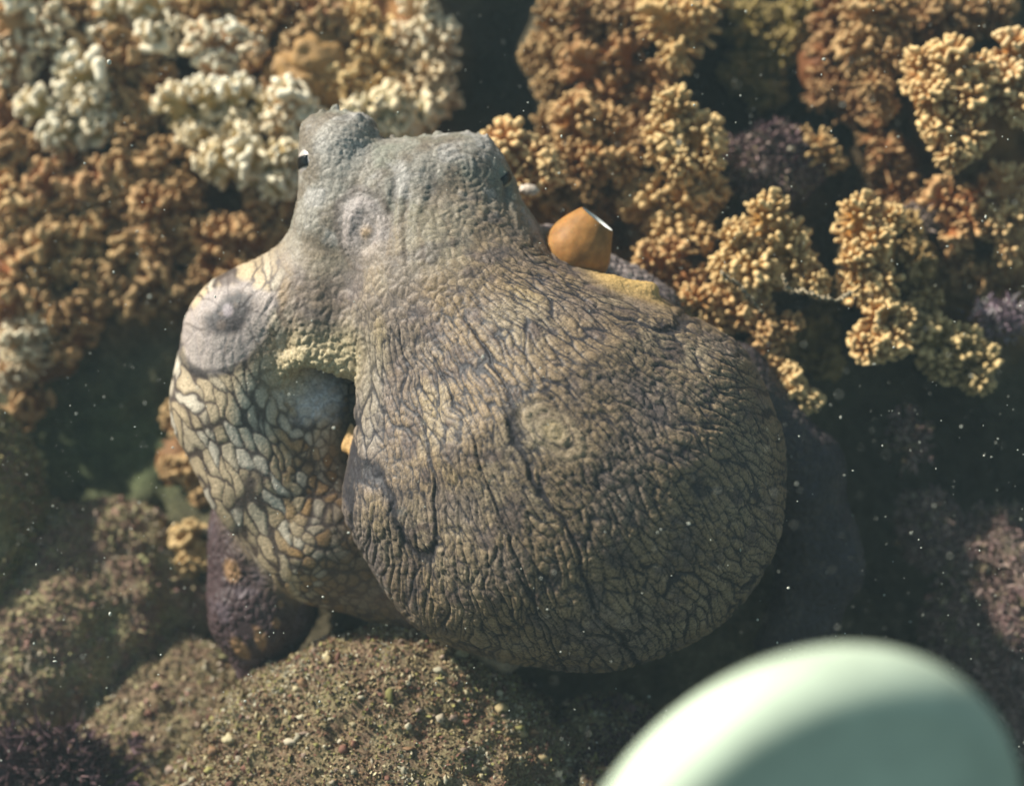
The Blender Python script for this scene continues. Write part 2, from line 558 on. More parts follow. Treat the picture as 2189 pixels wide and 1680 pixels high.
colony('yellow coral colony beside the narrow black eye', [(1085, 320, 62), (1130, 345, 60), (1165, 370, 46), (1120, 400, 40)], -220, BEAD, YL, 0.8)
colony('orange brown coral colony behind the yellow one beside the eye', [(1235, 260, 60), (1290, 280, 60), (1260, 345, 62), (1320, 350, 52), (1220, 330, 45)], -290, BEAD, OR, 0.45)
colony('wide orange brown coral fan right of the dark crevice', [(1260, 150, 72), (1330, 130, 68), (1395, 160, 62), (1310, 205, 60), (1380, 220, 52)], -400, FING, OR, 0.3)
colony('brown coral colony with long fingers at the top edge right of the crevice', [(1420, 50, 66), (1480, 40, 62), (1450, 110, 56), (1520, 10, 50)], -330, FING, (0.44, 0.25, 0.09), 0.5)
colony('bright yellow coral tower above the siphon', [(1440, 240, 58), (1420, 300, 56), (1490, 300, 58), (1455, 350, 54), (1510, 350, 40)], -220, BEAD, YL, 0.8)
colony('brown beaded coral under the bright tower above the siphon', [(1400, 430, 58), (1460, 440, 58), (1510, 420, 52), (1430, 490, 52), (1490, 500, 50), (1355, 440, 40)], -290, BEAD, (0.38, 0.21, 0.065), 0.6)
colony('brown coral colony right of the siphon, resting above the yellow flap', [(1395, 560, 50), (1440, 545, 50), (1470, 590, 44)], -230, FING, OR, 0.6)
colony('yellow brown coral clump touching the upper back of the mantle', [(1490, 650, 50), (1540, 650, 52), (1510, 690, 44), (1580, 670, 40)], -190, BEAD, YL, 0.65)
colony('bright yellow broad coral colony holding the ragged strand', [(1640, 465, 60), (1580, 520, 54), (1670, 520, 60), (1610, 580, 56), (1700, 560, 52), (1560, 570, 42), (1740, 600, 36)], -160, BEAD, YL, 0.8)
colony('bright yellow tall narrow coral column right of the broad yellow colony', [(1835, 465, 56), (1870, 520, 54), (1830, 560, 52), (1880, 600, 50), (1830, 620, 44), (1905, 470, 36)], -150, BEAD, YL, 0.8)
colony('yellow coral cluster hanging beneath the tall narrow column', [(1880, 680, 52), (1860, 735, 46), (1910, 725, 48), (1925, 680, 40)], -150, BEAD, YL, 0.8)
colony('olive yellow coral branch reaching down to the right', [(1990, 720, 52), (2050, 740, 52), (2100, 770, 48), (2010, 780, 42), (2090, 815, 36)], -200, BEAD, OLV, 0.75)
colony('bright yellow coral colony with a drooping beard on the upper right', [(1975, 150, 58), (2035, 140, 62), (2090, 170, 56), (1995, 205, 50), (2060, 220, 56), (2010, 270, 48), (2070, 290, 50), (2035, 335, 42)], -170, BEAD, YL, 0.8)
colony('yellow coral colony cut by the right edge near the top', [(2165, 115, 56), (2150, 175, 50), (2180, 220, 48)], -180, BEAD, YL, 0.85)
colony('brown coral curtain hanging from the top edge on the right', [(1850, 40, 66), (1910, 30, 62), (1845, 110, 62), (1895, 120, 56), (1870, 180, 48), (1890, 225, 34)], -330, BEAD, (0.36, 0.18, 0.06), 0.35)
colony('brown coral colony under the drooping beard', [(2020, 430, 58), (2075, 470, 58), (2040, 500, 46), (2100, 410, 40)], -270, FING, OR, 0.45)
colony('brown coral colony cut by the right edge halfway up', [(2150, 400, 58), (2180, 460, 56), (2140, 480, 50), (2160, 530, 44)], -240, FING, (0.42, 0.24, 0.08), 0.6)
colony('brown coral stalk hanging over the back of the octopus', [(1625, 680, 46), (1640, 720, 44), (1650, 765, 38), (1680, 700, 40)], -180, KNOB, OR, 0.45)
colony('small coral clump with pale rim hanging lowest over the octopus', [(1700, 840, 40), (1730, 855, 34), (1705, 880, 30), (1690, 805, 34)], -150, KNOB, (0.45, 0.27, 0.11), 0.7)
colony('sparse brown coral twigs in front of the purple rock', [(1750, 320, 48), (1720, 300, 34), (1780, 345, 34)], -330, FING, OR, 0.5)
colony('olive coral shaded behind the tall narrow column', [(1950, 560, 52), (1960, 640, 50), (1945, 490, 42)], -260, BEAD, OLV, 0.35)
colony('round orange coral ball beside the purple arm', [(412, 1160, 50), (405, 1205, 46), (435, 1190, 44)], -250, KNOB, (0.36, 0.20, 0.08), 0.5)
colony('orange brown coral scraps behind the patterned arm', [(375, 890, 36), (400, 1000, 44), (365, 1000, 34), (430, 1060, 34)], -280, KNOB, (0.26, 0.13, 0.045), 0.4)

colony('dull brown coral in the gap left of the two headed cream colony', [(25, 250, 66), (30, 330, 60), (70, 330, 48)], -400, KNOB, BR, 0.35)
colony('dull brown coral in the gap between the top left pale colonies', [(160, 40, 60), (165, 100, 52)], -400, KNOB, BR, 0.35)
colony('dull brown coral right of the two headed cream colony', [(250, 110, 56), (255, 260, 50), (320, 240, 46)], -400, KNOB, BR, 0.35)
colony('dull brown coral under the left end of the cream ridge', [(350, 350, 62), (410, 350, 58), (380, 400, 52)], -400, KNOB, BR, 0.35)
colony('dull brown coral in the shade between the ridge and the paddles', [(230, 450, 60), (270, 420, 54), (290, 480, 50)], -400, KNOB, BR, 0.35)
colony('dull brown coral hugging the left outline of the octopus head', [(590, 460, 54), (610, 500, 40), (560, 440, 44)], -400, KNOB, BR, 0.35)
colony('dull brown coral deep behind the orange mound', [(560, 140, 56), (600, 180, 50), (720, 60, 50), (730, 100, 46)], -400, KNOB, BR, 0.35)
colony('dull brown coral above the green pit nearest the eyespot', [(330, 600, 58), (380, 620, 54), (280, 640, 50), (240, 610, 46)], -400, KNOB, BR, 0.35)
colony('dull brown coral low on the left above the olive rock', [(50, 520, 50), (100, 470, 48), (60, 860, 46), (30, 900, 44)], -400, KNOB, BR, 0.35)
colony('dull brown coral behind the yellow colony near the narrow eye', [(1180, 270, 46), (1200, 420, 50), (1250, 440, 48), (1300, 430, 46)], -400, BEAD, BR, 0.35)
colony('dull brown coral in the shade below the wide orange fan', [(1370, 290, 54), (1340, 330, 48), (1350, 250, 46)], -400, BEAD, BR, 0.35)
colony('dull brown coral at the top edge between crevice and long fingers', [(1240, 30, 54), (1310, 40, 56), (1370, 60, 48)], -400, BEAD, BR, 0.35)
colony('dull olive coral in the upper dark hollow', [(1600, 60, 60), (1660, 110, 56), (1580, 160, 52), (1700, 40, 50), (1640, 200, 50)], -620, BEAD, OLV, 0.25)
colony('dull brown coral above the olive branch at the right edge', [(2160, 620, 52), (2100, 600, 50), (2050, 580, 48)], -400, BEAD, BR, 0.35)
colony('dull olive coral in the dark under the broad yellow colony', [(1740, 700, 48), (1760, 770, 46), (1700, 760, 44), (1780, 640, 42)], -400, BEAD, OLV, 0.25)

colony('dull brown coral on the right wall of the dark crevice', [(1185, 40, 54), (1200, 110, 52), (1180, 180, 48), (1150, 120, 42)], -470, BEAD, BR, 0.35)
colony('dull brown coral wall left of the hanging curtain', [(1780, 30, 54), (1775, 100, 52), (1800, 170, 48), (1760, 200, 44), (1825, 230, 40)], -470, BEAD, BR, 0.3)
colony('dull brown coral below the hanging curtain', [(1890, 330, 52), (1920, 390, 50), (1870, 280, 44), (1950, 420, 42)], -400, FING, BR, 0.35)
colony('dull brown coral at the top edge right of the bearded colony', [(2000, 30, 58), (2060, 40, 56), (2120, 30, 52)], -430, BEAD, BR, 0.3)

# ------------------------------------------------------------------ the reef slope
def reef():
    gx = np.concatenate([np.linspace(-3200, -560, 60, endpoint=False), np.arange(-560, 2760, 9.0), np.linspace(2760, 5400, 60)])
    gy = np.concatenate([np.linspace(-2600, -460, 50, endpoint=False), np.arange(-460, 2140, 9.0), np.linspace(2140, 4300, 50)])
    X, Y = np.meshgrid(gx, gy, indexing='ij')
    sh = X.shape
    x, y = X.ravel(), Y.ravel()
    P = np.stack([x, y, np.zeros_like(x)], 1)
    z = -620 + 0.22 * (y - 840) + 150 * fbm(P, 520, 3, 3)
    def dig(cx, cy, rx, ry, d):
        return d * np.exp(-((x - cx) / rx) ** 2 - ((y - cy) / ry) ** 2)
    z += dig(1090, 120, 150, 230, -330) + dig(1640, 160, 170, 190, -300) + dig(230, 950, 220, 130, -90)
    z += dig(2000, 1050, 280, 320, -330) + dig(1850, 900, 150, 150, -250) + dig(2180, 80, 80, 200, -200)
    z += dig(1250, 1500, 450, 80, -100)
    # shelf under the animal
    z -= 70 * np.exp(-((x - 350) / 700) ** 4 - ((y - 250) / 500) ** 4)
    sx = np.exp(-((x - 1150) / 620) ** 4 - ((y - 1050) / 480) ** 4)
    z = z * (1 - sx) + sx * (-370 + 40 * fbm(P, 200, 3, 9))
    for cx, cy, cz, r in CORALS:
        m = (np.abs(x - cx) < 3 * r) & (np.abs(y - cy) < 3 * r)
        g = np.exp(-(((x[m] - cx) ** 2 + (y[m] - cy) ** 2) / (r * 1.15) ** 2) ** 1.5)
        top = cz - 0.35 * r - 35
        z[m] = np.where(top > z[m], z[m] + (top - z[m]) * g, z[m])
    P = np.stack([x, y, z], 1)
    z += 34 * fbm(P, 75, 4, 21) + 22 * np.abs(fbm(P, 34, 3, 27))
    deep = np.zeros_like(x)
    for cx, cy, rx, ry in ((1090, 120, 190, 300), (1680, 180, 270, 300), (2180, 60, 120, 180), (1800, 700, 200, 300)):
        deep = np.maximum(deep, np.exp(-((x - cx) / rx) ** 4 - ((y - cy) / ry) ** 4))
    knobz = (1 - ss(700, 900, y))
    k1, _, _ = worley(np.stack([x, y, 0 * x], 1) + 12 * np.stack([noise(P, 40, 5), noise(P, 40, 6), 0 * x], 1), 30, 61)
    tipz = 1 - ss(0.1, 0.6, k1)
    z += knobz * 24 * tipz
    k = (CD - z) / CD
    L = np.stack([(x - CX) * k, -(y - CY) * k, z], 1)
    idx = np.arange(len(x)).reshape(sh)
    Q = np.stack([idx[:-1, :-1], idx[:-1, 1:], idx[1:, 1:], idx[1:, :-1]], -1).reshape(-1, 4)
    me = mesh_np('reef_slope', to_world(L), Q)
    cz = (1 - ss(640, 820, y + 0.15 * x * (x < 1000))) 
    cz = np.clip(cz - deep, 0, 1)  # crevice shade painted in: orange coral tint fades to dark brown in the hollows
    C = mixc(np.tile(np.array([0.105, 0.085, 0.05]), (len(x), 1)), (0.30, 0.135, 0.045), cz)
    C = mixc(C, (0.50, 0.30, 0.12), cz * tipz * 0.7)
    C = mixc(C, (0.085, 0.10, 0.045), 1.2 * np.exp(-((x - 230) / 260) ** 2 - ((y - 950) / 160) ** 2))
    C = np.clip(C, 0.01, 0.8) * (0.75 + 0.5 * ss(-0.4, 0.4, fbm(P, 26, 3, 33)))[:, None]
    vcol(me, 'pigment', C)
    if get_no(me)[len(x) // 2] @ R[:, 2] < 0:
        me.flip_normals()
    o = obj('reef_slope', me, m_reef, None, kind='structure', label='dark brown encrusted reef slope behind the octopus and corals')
    return o
reef()

# ------------------------------------------------------------------ boulders and turf
def blades(n, pts, nrm, cols, ln, wd, spread=0.6, seed=1):
    rg = np.random.default_rng(seed)
    i = rg.integers(0, len(pts), n)
    t0 = np.cross(nrm[i], rg.normal(size=(n, 3)))
    p = pts[i] + t0 * 4.5; d = nrm[i] + rg.normal(size=(n, 3)) * spread
    d /= np.linalg.norm(d, axis=1)[:, None]
    s = np.cross(d, rg.normal(size=(n, 3))); s /= np.linalg.norm(s, axis=1)[:, None]
    le = ln * rg.uniform(0.4, 1.4, n)[:, None]; wi = wd * rg.uniform(0.6, 1.4, n)[:, None]
    bend = rg.normal(size=(n, 3)) * 0.3
    a, b = p - s * wi - d * 3, p + s * wi - d * 3
    m1, m2 = p + d * le * 0.55 - s * wi * 1.1, p + d * le * 0.55 + s * wi * 1.1
    t = p + (d + bend) * le
    V = np.stack([a, b, m2, m1, t], 1).reshape(-1, 3)
    k = np.arange(n)[:, None] * 5
    F = np.concatenate([k + np.array([[0, 1, 2]]), k + np.array([[0, 2, 3]]), k + np.array([[3, 2, 4]])])
    me = mesh_np('turf', to_world(V), F, False)
    pick = np.clip((0.5 + 0.9 * fbm(p, 70, 3, seed + 3) + rg.normal(size=n) * 0.22) * len(cols), 0, len(cols) - 1).astype(int)
    c = np.asarray(cols, float)[pick] * rg.uniform(0.6, 1.4, n)[:, None]
    vcol(me, 'pigment', np.repeat(c, 5, 0))
    return me

def chips(n, pts, nrm, cols, seed):
    """small broken bits lying on the rock"""
    rg = np.random.default_rng(seed + 90)
    bm = bmesh.new(); bmesh.ops.create_icosphere(bm, subdivisions=2, radius=1.0)
    bv = np.array([v.co[:] for v in bm.verts]); bf = np.array([[v.index for v in f.verts] for f in bm.faces]); bm.free()
    i = rg.integers(0, len(pts), n)
    sz = 4.2 * np.exp(np.clip(rg.normal(size=n), -2, 1.3) * 0.5)
    c = pts[i] + nrm[i] * sz[:, None] * 0.3
    st = np.exp(rg.normal(size=(n, 3)) * 0.35) * sz[:, None]
    V = bv[None] * st[:, None, :] * (1 + 0.25 * rg.normal(size=(n, len(bv), 1)))
    V = (V + c[:, None]).reshape(-1, 3)
    F = (bf[None] + (np.arange(n) * len(bv))[:, None, None]).reshape(-1, 3)
    me = mesh_np('rubble', to_world(V), F, False)
    cc = np.asarray(list(cols) + [(0.38, 0.32, 0.23), (0.28, 0.20, 0.15)], float)[rg.integers(0, len(cols) + 2, n)] * rg.uniform(0.7, 1.3, n)[:, None]
    vcol(me, 'pigment', np.repeat(cc, len(bv), 0))
    return me

def boulder(name, label, cat, c, rad, mat, seed, sub=7, amp=0.22, fine=10, turf=None, group=None):
    bm = bmesh.new()
    bmesh.ops.create_icosphere(bm, subdivisions=sub, radius=1.0)
    me = bpy.data.meshes.new('stone'); bm.to_mesh(me); bm.free()
    N = get_co(me)
    L = N * (1 + amp * fbm(N, 0.8, 4, seed))[:, None] * np.array(rad) + vp(*c)
    L = L + N * (fine * fbm(L, 60, 4, seed + 5) + 0.7 * fine * np.abs(fbm(L, 22, 3, seed + 8)))[:, None]
    me.vertices.foreach_set('co', to_world(L).astype(np.float32).ravel())
    me.polygons.foreach_set('use_smooth', np.ones(len(me.polygons), bool)); me.update()
    e = empty(name, vp(*c), label, cat, group)
    child_mesh('stone', me, mat, e)
    if turf:
        n, cols, ln, wd = turf
        nv = get_no(me) @ R
        ix, iy = img(L)
        ok = (nv[:, 2] > -0.1) & (ix > -150) & (ix < 2340) & (iy < 1800)
        child_mesh('rubble', chips(max(80, n // 40), L[ok], nv[ok], cols, seed), m_blade, e, kind='stuff')
        child_mesh('turf', blades(n, L[ok], nv[ok], cols, ln, wd, 0.8, seed), m_blade, e, kind='stuff')
    return e

TURF1 = [(0.30, 0.23, 0.12), (0.42, 0.35, 0.21), (0.22, 0.13, 0.07), (0.17, 0.08, 0.055), (0.28, 0.25, 0.09), (0.42, 0.37, 0.26)]
TURF2 = [(0.34, 0.27, 0.15), (0.36, 0.20, 0.16), (0.20, 0.13, 0.09), (0.38, 0.35, 0.17), (0.45, 0.37, 0.27)]
PINK = [(0.26, 0.17, 0.15), (0.20, 0.13, 0.12), (0.36, 0.26, 0.22), (0.15, 0.09, 0.08), (0.22, 0.17, 0.10)]
PURP = [(0.06, 0.03, 0.04), (0.08, 0.045, 0.05), (0.11, 0.06, 0.06)]
boulder('boulder', 'turf covered boulder in front of the octopus at the bottom', 'boulder', (850, 1800, -150), (520, 440, 300), m_bould, 11, 7, 0.22, 22, (26000, TURF1, 4.5, 2.6))
boulder('boulder', 'reddish brown algae covered rock between the front boulder and the white dome', 'boulder', (1270, 1790, -190), (260, 290, 220), m_bould, 13, 6, 0.2, 14, (9000, TURF1 + PURP * 2, 8, 2.6))
boulder('boulder', 'pinkish brown mossy boulder on the left below the green pit', 'boulder', (150, 1330, -520), (330, 330, 230), m_bould_l, 15, 7, 0.25, 18, (9000, TURF2, 8, 3))
boulder('boulder', 'olive tan rock along the left edge', 'boulder', (-60, 1150, -430), (170, 330, 170), m_bould_l, 17, 6, 0.2, 14, (4000, [(0.26, 0.22, 0.10), (0.20, 0.18, 0.08)], 16, 3))
boulder('boulder', 'tan encrusted rock at the lower left under the purple arm', 'boulder', (390, 1640, -430), (330, 300, 220), m_bould, 19, 7, 0.22, 16, (8000, TURF2 + TURF1, 7, 2.8))
boulder('boulder', 'pink crusted rock at the right edge beside the dome', 'boulder', (2150, 1330, -420), (150, 260, 150), m_pink, 23, 6, 0.35, 22, (5000, PINK, 20, 3.5))
boulder('boulder', 'small pink crusted rock right of the dark arm', 'boulder', (1985, 1130, -430), (75, 85, 70), m_pink, 25, 6, 0.4, 20, (1600, PINK, 18, 3.5))
boulder('boulder', 'pink crusted rock lower down behind the dome', 'boulder', (2080, 1530, -420), (130, 120, 110), m_pink, 27, 6, 0.4, 20, (2600, PINK, 18, 3.5))
boulder('boulder', 'purple encrusted ledge right of the bright tower', 'boulder', (1650, 350, -420), (120, 80, 90), m_purple, 29, 6, 0.35, 16, (2500, PURP + PINK, 14, 2.5))

def tuft(label, c, r, n, cols, ln, wd, seed):
    rg = np.random.default_rng(seed)
    p = rg.normal(size=(500, 3)) * np.array(r) * 0.5 + vp(*c)
    nn = p - vp(*c) + np.array([0, 0.3, 0.5]) * np.mean(r); nn /= np.linalg.norm(nn, axis=1)[:, None]
    e = empty('algae_tuft', vp(*c), label, 'algae', 'algae tufts')
    child_mesh('fronds', blades(n, p, nn, cols, ln, wd, 0.6, seed), m_blade, e)
tuft('dark purple algae bush in the bottom left corner', (90, 1650, -180), (150, 70, 80), 2600, PURP, 46, 3.0, 51)
tuft('pale pink algae tuft hanging in the dark right of the octopus', (1945, 935, -330), (34, 56, 30), 420, PINK, 18, 3.5, 52)
tuft('lilac algae tuft at the right edge below the brown coral', (2140, 680, -300), (60, 34, 30), 600, [(0.30, 0.22, 0.25), (0.22, 0.15, 0.18), (0.36, 0.30, 0.30)], 18, 3.0, 53)
tuft('grey pink algae tuft beside the tall narrow coral column', (1965, 470, -380), (50, 30, 30), 450, [(0.30, 0.23, 0.19), (0.22, 0.16, 0.13)], 18, 3.2, 54)

# ------------------------------------------------------------------ the octopus
class Prim:
    pass
PR = []
def cone(g, a, b, ra, rb, k=40):
    ka, kb = (CD - a[2]) / CD, (CD - b[2]) / CD
    A, B = vp(*a), vp(*b)
    PR.append((g, lambda X, Y, Z: round_cone(X, Y, Z, A, B, ra * ka, rb * kb), k))
def ell(g, c, rad, rot=0, k=40):
    kk = (CD - c[2]) / CD
    C = vp(*c); rr = [q * kk for q in rad]
    PR.append((g, lambda X, Y, Z: ellipsoid(X, Y, Z, C, rr, -math.radians(rot)), k))

# mantle: the big wrinkled bag towards the viewer
ell('mantle', (1235, 1030, -10), (445, 402, 390), 0, 60)
cone('mantle', (960, 600, 20), (1150, 880, 60), 175, 305, 90)
cone('mantle', (1240, 700, -20), (1370, 885, -10), 100, 230, 110)
cone('mantle', (850, 740, 60), (895, 1060, 60), 84, 128, 110)
cone('mantle', (895, 1060, 60), (990, 1215, 20), 128, 140, 110)
cone('mantle', (1290, 655, -20), (1400, 680, -30), 42, 45, 30)
cone('mantle', (806, 705, 100), (784, 960, 92), 20, 27, 22)
# head
cone('head', (726, 332, 10), (735, 470, 10), 86, 96, 40)
cone('head', (830, 405, -10), (985, 395, -10), 98, 96, 30)
cone('head', (985, 392, -10), (1030, 520, -20), 94, 120, 50)
cone('head', (880, 470, 0), (930, 620, 10), 140, 190, 70)
cone('head', (1030, 326, -5), (1042, 400, -5), 30, 58, 16)
cone('head', (1050, 540, -40), (1110, 590, -60), 95, 95, 50)
cone('head', (730, 520, -10), (700, 640, -40), 100, 150, 50)
cone('larm', (720, 780, -200), (780, 1060, -240), 130, 150, 90)
cone('head', (686, 290, 10), (765, 286, 10), 46, 44, 14)
ell('head', (788, 492, 95), (58, 86, 34), 10, 24)
# shoulder and patterned arm on the left
cone('larm', (690, 640, -60), (560, 730, -90), 120, 155, 50)
cone('larm', (560, 730, -90), (530, 860, -110), 155, 152, 50)
cone('larm', (530, 860, -110), (590, 990, -130), 152, 150, 50)
cone('larm', (590, 990, -130), (700, 1130, -150), 150, 150, 50)
cone('larm', (700, 1130, -150), (900, 1240, -170), 150, 120, 50)
ell('larm', (500, 690, -20), (92, 78, 60), -42, 30)
ell('larm', (668, 872, -56), (96, 92, 62), 20, 80)
# skirt of arm under the mantle
cone('skirt', (720, 1215, -70), (900, 1305, -70), 16, 20, 12)
cone('skirt', (900, 1305, -70), (1080, 1400, -80), 26, 40, 20)
# dark purple arm hanging lower left
cone('parm', (560, 1130, -240), (560, 1300, -230), 112, 112, 40)
cone('parm', (560, 1300, -230), (522, 1465, -200), 108, 12, 30)
# arms behind on the right
cone('rarm', (1180, 560, -170), (1390, 670, -180), 78, 70, 30)
cone('rarm', (1560, 830, -210), (1700, 1010, -230), 96, 96, 40)
cone('rarm', (1700, 1010, -230), (1750, 1200, -260), 96, 88, 40)
cone('rarm', (1750, 1200, -260), (1690, 1380, -290), 88, 70, 40)
# cream fold of the mantle opening
FOLD = [(606, 803, 28), (622, 772, 56), (660, 757, 82), (700, 768, 84), (735, 784, 80), (775, 796, 80)]
for a, b in zip(FOLD[:-1], FOLD[1:]):
    cone('ridge', a, b, 20, 22, 10)
cone('ridge', (660, 735, 70), (760, 760, 80), 26, 28, 20)
# yellow flap on the right
cone('flap', (1215, 614, 72), (1310, 614, 76), 14, 24, 12)
cone('flap', (1310, 616, 76), (1386, 624, 72), 24, 21, 8)
# little orange lip left of the mantle edge
cone('lip', (752, 905, 10), (741, 956, 10), 8, 17, 8)
# papillae along the brow and the crest
for x, y, q, z in ((838, 303, 7, 0), (872, 301, 5, 20), (905, 300, 6, 10), (935, 296, 8, 0), (958, 300, 5, 20), (985, 299, 6, 0), (1004, 296, 8, 10), (1024, 297, 5, 0), (1040, 302, 6, 10),
                (690, 246, 6, 20), (715, 240, 8, 10), (742, 244, 5, 20), (765, 256, 7, 40), (785, 274, 6, 30), (665, 262, 6, 30), (800, 290, 6, 30)):
    cone('head', (x, y + 14, z), (x + random.uniform(-5, 5), y - 9, z + 4), q + 7, q + 1, 5)

def octo_field(X, Y, Z):
    G = {}
    for g, f, k in PR:
        d = f(X, Y, Z)
        G[g] = d if g not in G else smin(G[g], d, k)
    bag = smin(G['head'], G['mantle'], 70)
    bag = smin(bag, G['flap'], 20)
    # the shoulder flows into the arm, lower down the bag lies over it with a sharp fold
    yi = CY - Y * CD / (CD - Z)
    k = 10 + 70 * ss(780, 680, yi)
    low = smin(G['larm'], G['ridge'], 14)
    low = smin(low, G['parm'], 25)
    low = smin(low, G['rarm'], 30)
    F = smin(bag, low, k)
    F = smin(F, G['skirt'], 12)
    F = smin(F, G['lip'], 6)
    return F

def build_octopus():
    h = 6.2
    gx = np.arange(-760, 800, h); gy = np.arange(-690, 640, h); gz = np.arange(-420, 440, h)
    B = 12
    F = np.full((len(gx), len(gy), len(gz)), 99.0, np.float32)
    cs_ = [np.array([g[i:i + B].mean() for i in range(0, len(g), B)]) for g in (gx, gy, gz)]
    cf = octo_field(*np.meshgrid(*cs_, indexing='ij'))
    reach = B * h * 0.87 + 45
    for i, j, k in np.ndindex(cf.shape):
        s = (slice(i * B, i * B + B), slice(j * B, j * B + B), slice(k * B, k * B + B))
        if abs(cf[i, j, k]) > reach:
            F[s] = cf[i, j, k]
        else:
            X, Y, Z = np.meshgrid(gx[s[0]], gy[s[1]], gz[s[2]], indexing='ij')
            F[s] = octo_field(X, Y, Z)
    V, Q = surface_nets(F, (gx[0], gy[0], gz[0]), h)
    V = relax(V, Q, 2, 0.5)
    V, Q = subdivide_np(V, Q)
    me = mesh_np('body', V, Q)
    L = get_co(me); N = get_no(me)
    if np.mean(N[:, 2] * (L[:, 2] > 0)) < 0:
        N = -N; me.flip_normals()
    D = {}
    for g, f, k in PR:
        d = f(L[:, 0], L[:, 1], L[:, 2])
        D[g] = d if g not in D else np.minimum(D[g], d)
    names = list(D)
    A = np.stack([D[g] for g in names], 1)
    W = np.exp(-np.clip(A - A.min(1, keepdims=True), 0, 200) / 16)
    W /= W.sum(1, keepdims=True)
    W = {g: W[:, i] for i, g in enumerate(names)}
    x, y = img(L)
    n = len(L)
    wl = L + 7 * np.stack([noise(L, 30, 61 + i) for i in range(3)], 1)
    wm = L + 30 * np.stack([noise(L, 120, 71 + i) for i in range(3)], 1)
    # ---- wrinkles that run out from the neck over the bag
    px, py = 790, 380
    ox = x + 18 * noise(L, 130, 81) + 8 * noise(L, 42, 82); oy = y + 18 * noise(L, 130, 83) + 8 * noise(L, 42, 84)
    th = np.arctan2(oy - py, ox - px); rr = np.hypot(ox - px, oy - py)
    far = ss(480, 800, rr + 60 * noise(L, 90, 88))
    a1, b1, c1 = worley2(th * 23, rr / 112, 5)
    a3, b3, c3 = worley2(th * 41, rr / 110, 7)
    a2, b2, c2 = worley2(th * 36, rr / 42, 6)
    a4, b4, c4 = worley2(th * 58, rr / 40, 8)
    nf = 1 - far
    def pick(fn, p, q):
        return fn(p) * nf + fn(q) * far
    E1, E3, E2, E4 = b1 - a1, b3 - a3, b2 - a2, b4 - a4
    fur = np.abs(noise(np.stack([th * 7, rr / 1500, 0 * th], 1), 1.0, 91))
    fan = ss(230, 430, rr)
    f1, f2, cid = worley(wl, 21, 31)
    cob = f2 - f1
    g1, g2, gid = worley(wl, 13, 35)
    fin = g2 - g1
    soft = W['mantle']
    headw = np.clip(W['head'] + 0.4 * W['skirt'], 0, 1)
    headtop = headw * (1 - ss(480, 640, y))
    mantle = np.clip(W['mantle'] + W['head'] * ss(520, 660, y) + W['ridge'] * 0.3, 0, 1)
    disp = np.zeros(n)
    disp += mantle * (fan * (2.8 * pick(lambda e: ss(0, 0.3, e), E1, E3) + 1.2 * pick(lambda e: ss(0, 0.4, e), E2, E4) - 5 * (1 - ss(0, 0.06, fur))) + (1.2 + 1.6 * (1 - fan)) * ss(0, 0.5, cob) + 0.4 * ss(0, 0.5, fin))
    disp += headtop * (1.3 * ss(0, 0.4, cob) + 1.0 * ss(0, 0.4, fin))
    # folds running down the brow
    br = noise(np.stack([(x + 14 * noise(L, 60, 44)) / 17, y / 110, 0 * x], 1), 1.0, 45)
    disp += headtop * ss(790, 860, x) * 5 * br * ss(300, 420, y)
    # ring folds
    rn1, rn2 = noise(L, 26, 151), noise(L, 26, 152)
    rings = np.zeros(n); ringdark = np.zeros(n); ringzone = np.zeros(n)
    def ring(cx, cy, rx, ry, rot, nper, amp, wob=1.0):
        nonlocal disp, ringdark, ringzone
        co, si = math.cos(math.radians(rot)), math.sin(math.radians(rot))
        u, v = (0.5 * (ox + x) + 5 * wob * rn1 - cx), (0.5 * (oy + y) + 5 * wob * rn2 - cy)
        q = np.hypot((u * co + v * si) / rx, (-u * si + v * co) / ry)
        m = (1 - ss(0.75, 1.1, q)) * (D['larm'] > -5) * (L[:, 2] > -60)
        wv = np.cos(q * nper * 2 * math.pi)
        disp += m * amp * wv
        ringdark = np.maximum(ringdark, m * ss(-0.55, -0.95, wv))
        ringzone = np.maximum(ringzone, m)
        return q, m
    ring(985, 355, 72, 56, 25, 4.6, 0.7)
    ring(1010, 445, 56, 44, 10, 2.4, 0.7)
    qp, mp = ring(783, 490, 56, 84, -8, 1.7, 2.2)
    qm, mm = ring(1185, 918, 100, 50, 38, 3.0, 0.8, 2.0)
    ring(922, 868, 40, 22, 62, 2, 1)
    ring(958, 1010, 46, 20, 60, 2, 1)
    # cells of the patterned arm
    gx_ = x + 12 * noise(L, 60, 12) + 4 * noise(L, 20, 14); gy_ = y + 16 * noise(L, 60, 13) + 4 * noise(L, 20, 15)
    s_ = (gy_ - 640) / 54; t_ = (gx_ - 0.42 * np.clip(gy_ - 900, -100, 900)) / 24
    p1, p2, pid = worley2(t_, s_, 77)
    pe = np.minimum(p2 - p1, 1.2 * (0.76 - p1))
    q1, q2, qid = worley(wl, 25, 55)
    qe = np.minimum(q2 - q1, 1.2 * (0.80 - q1))
    inner = ss(600, 640, x) * ss(770, 830, y)        # finer cells towards the mantle
    cell = pe * (1 - inner) + qe * inner
    cidm = pid * (1 - inner) + qid * inner
    disp += W['larm'] * (1.3 * ss(0, 0.3, cell) + 0.5 * ss(0, 0.4, fin))
    disp += (W['ridge'] + W['flap'] * 0.3) * (4 * ss(0, 0.4, fin) + 3 * ss(0, 0.4, cob))
    disp += (W['rarm'] + W['parm']) * (3.5 * ss(0, 0.4, cob) + 6 * noise(L, 60, 181))
    disp += 5 * noise(L, 110, 3) * (1 - headtop)
    L2 = L + N * (disp - 5 * mantle)[:, None]
    # ---- pigment
    C = np.tile(np.array([0.285, 0.200, 0.120]), (n, 1))
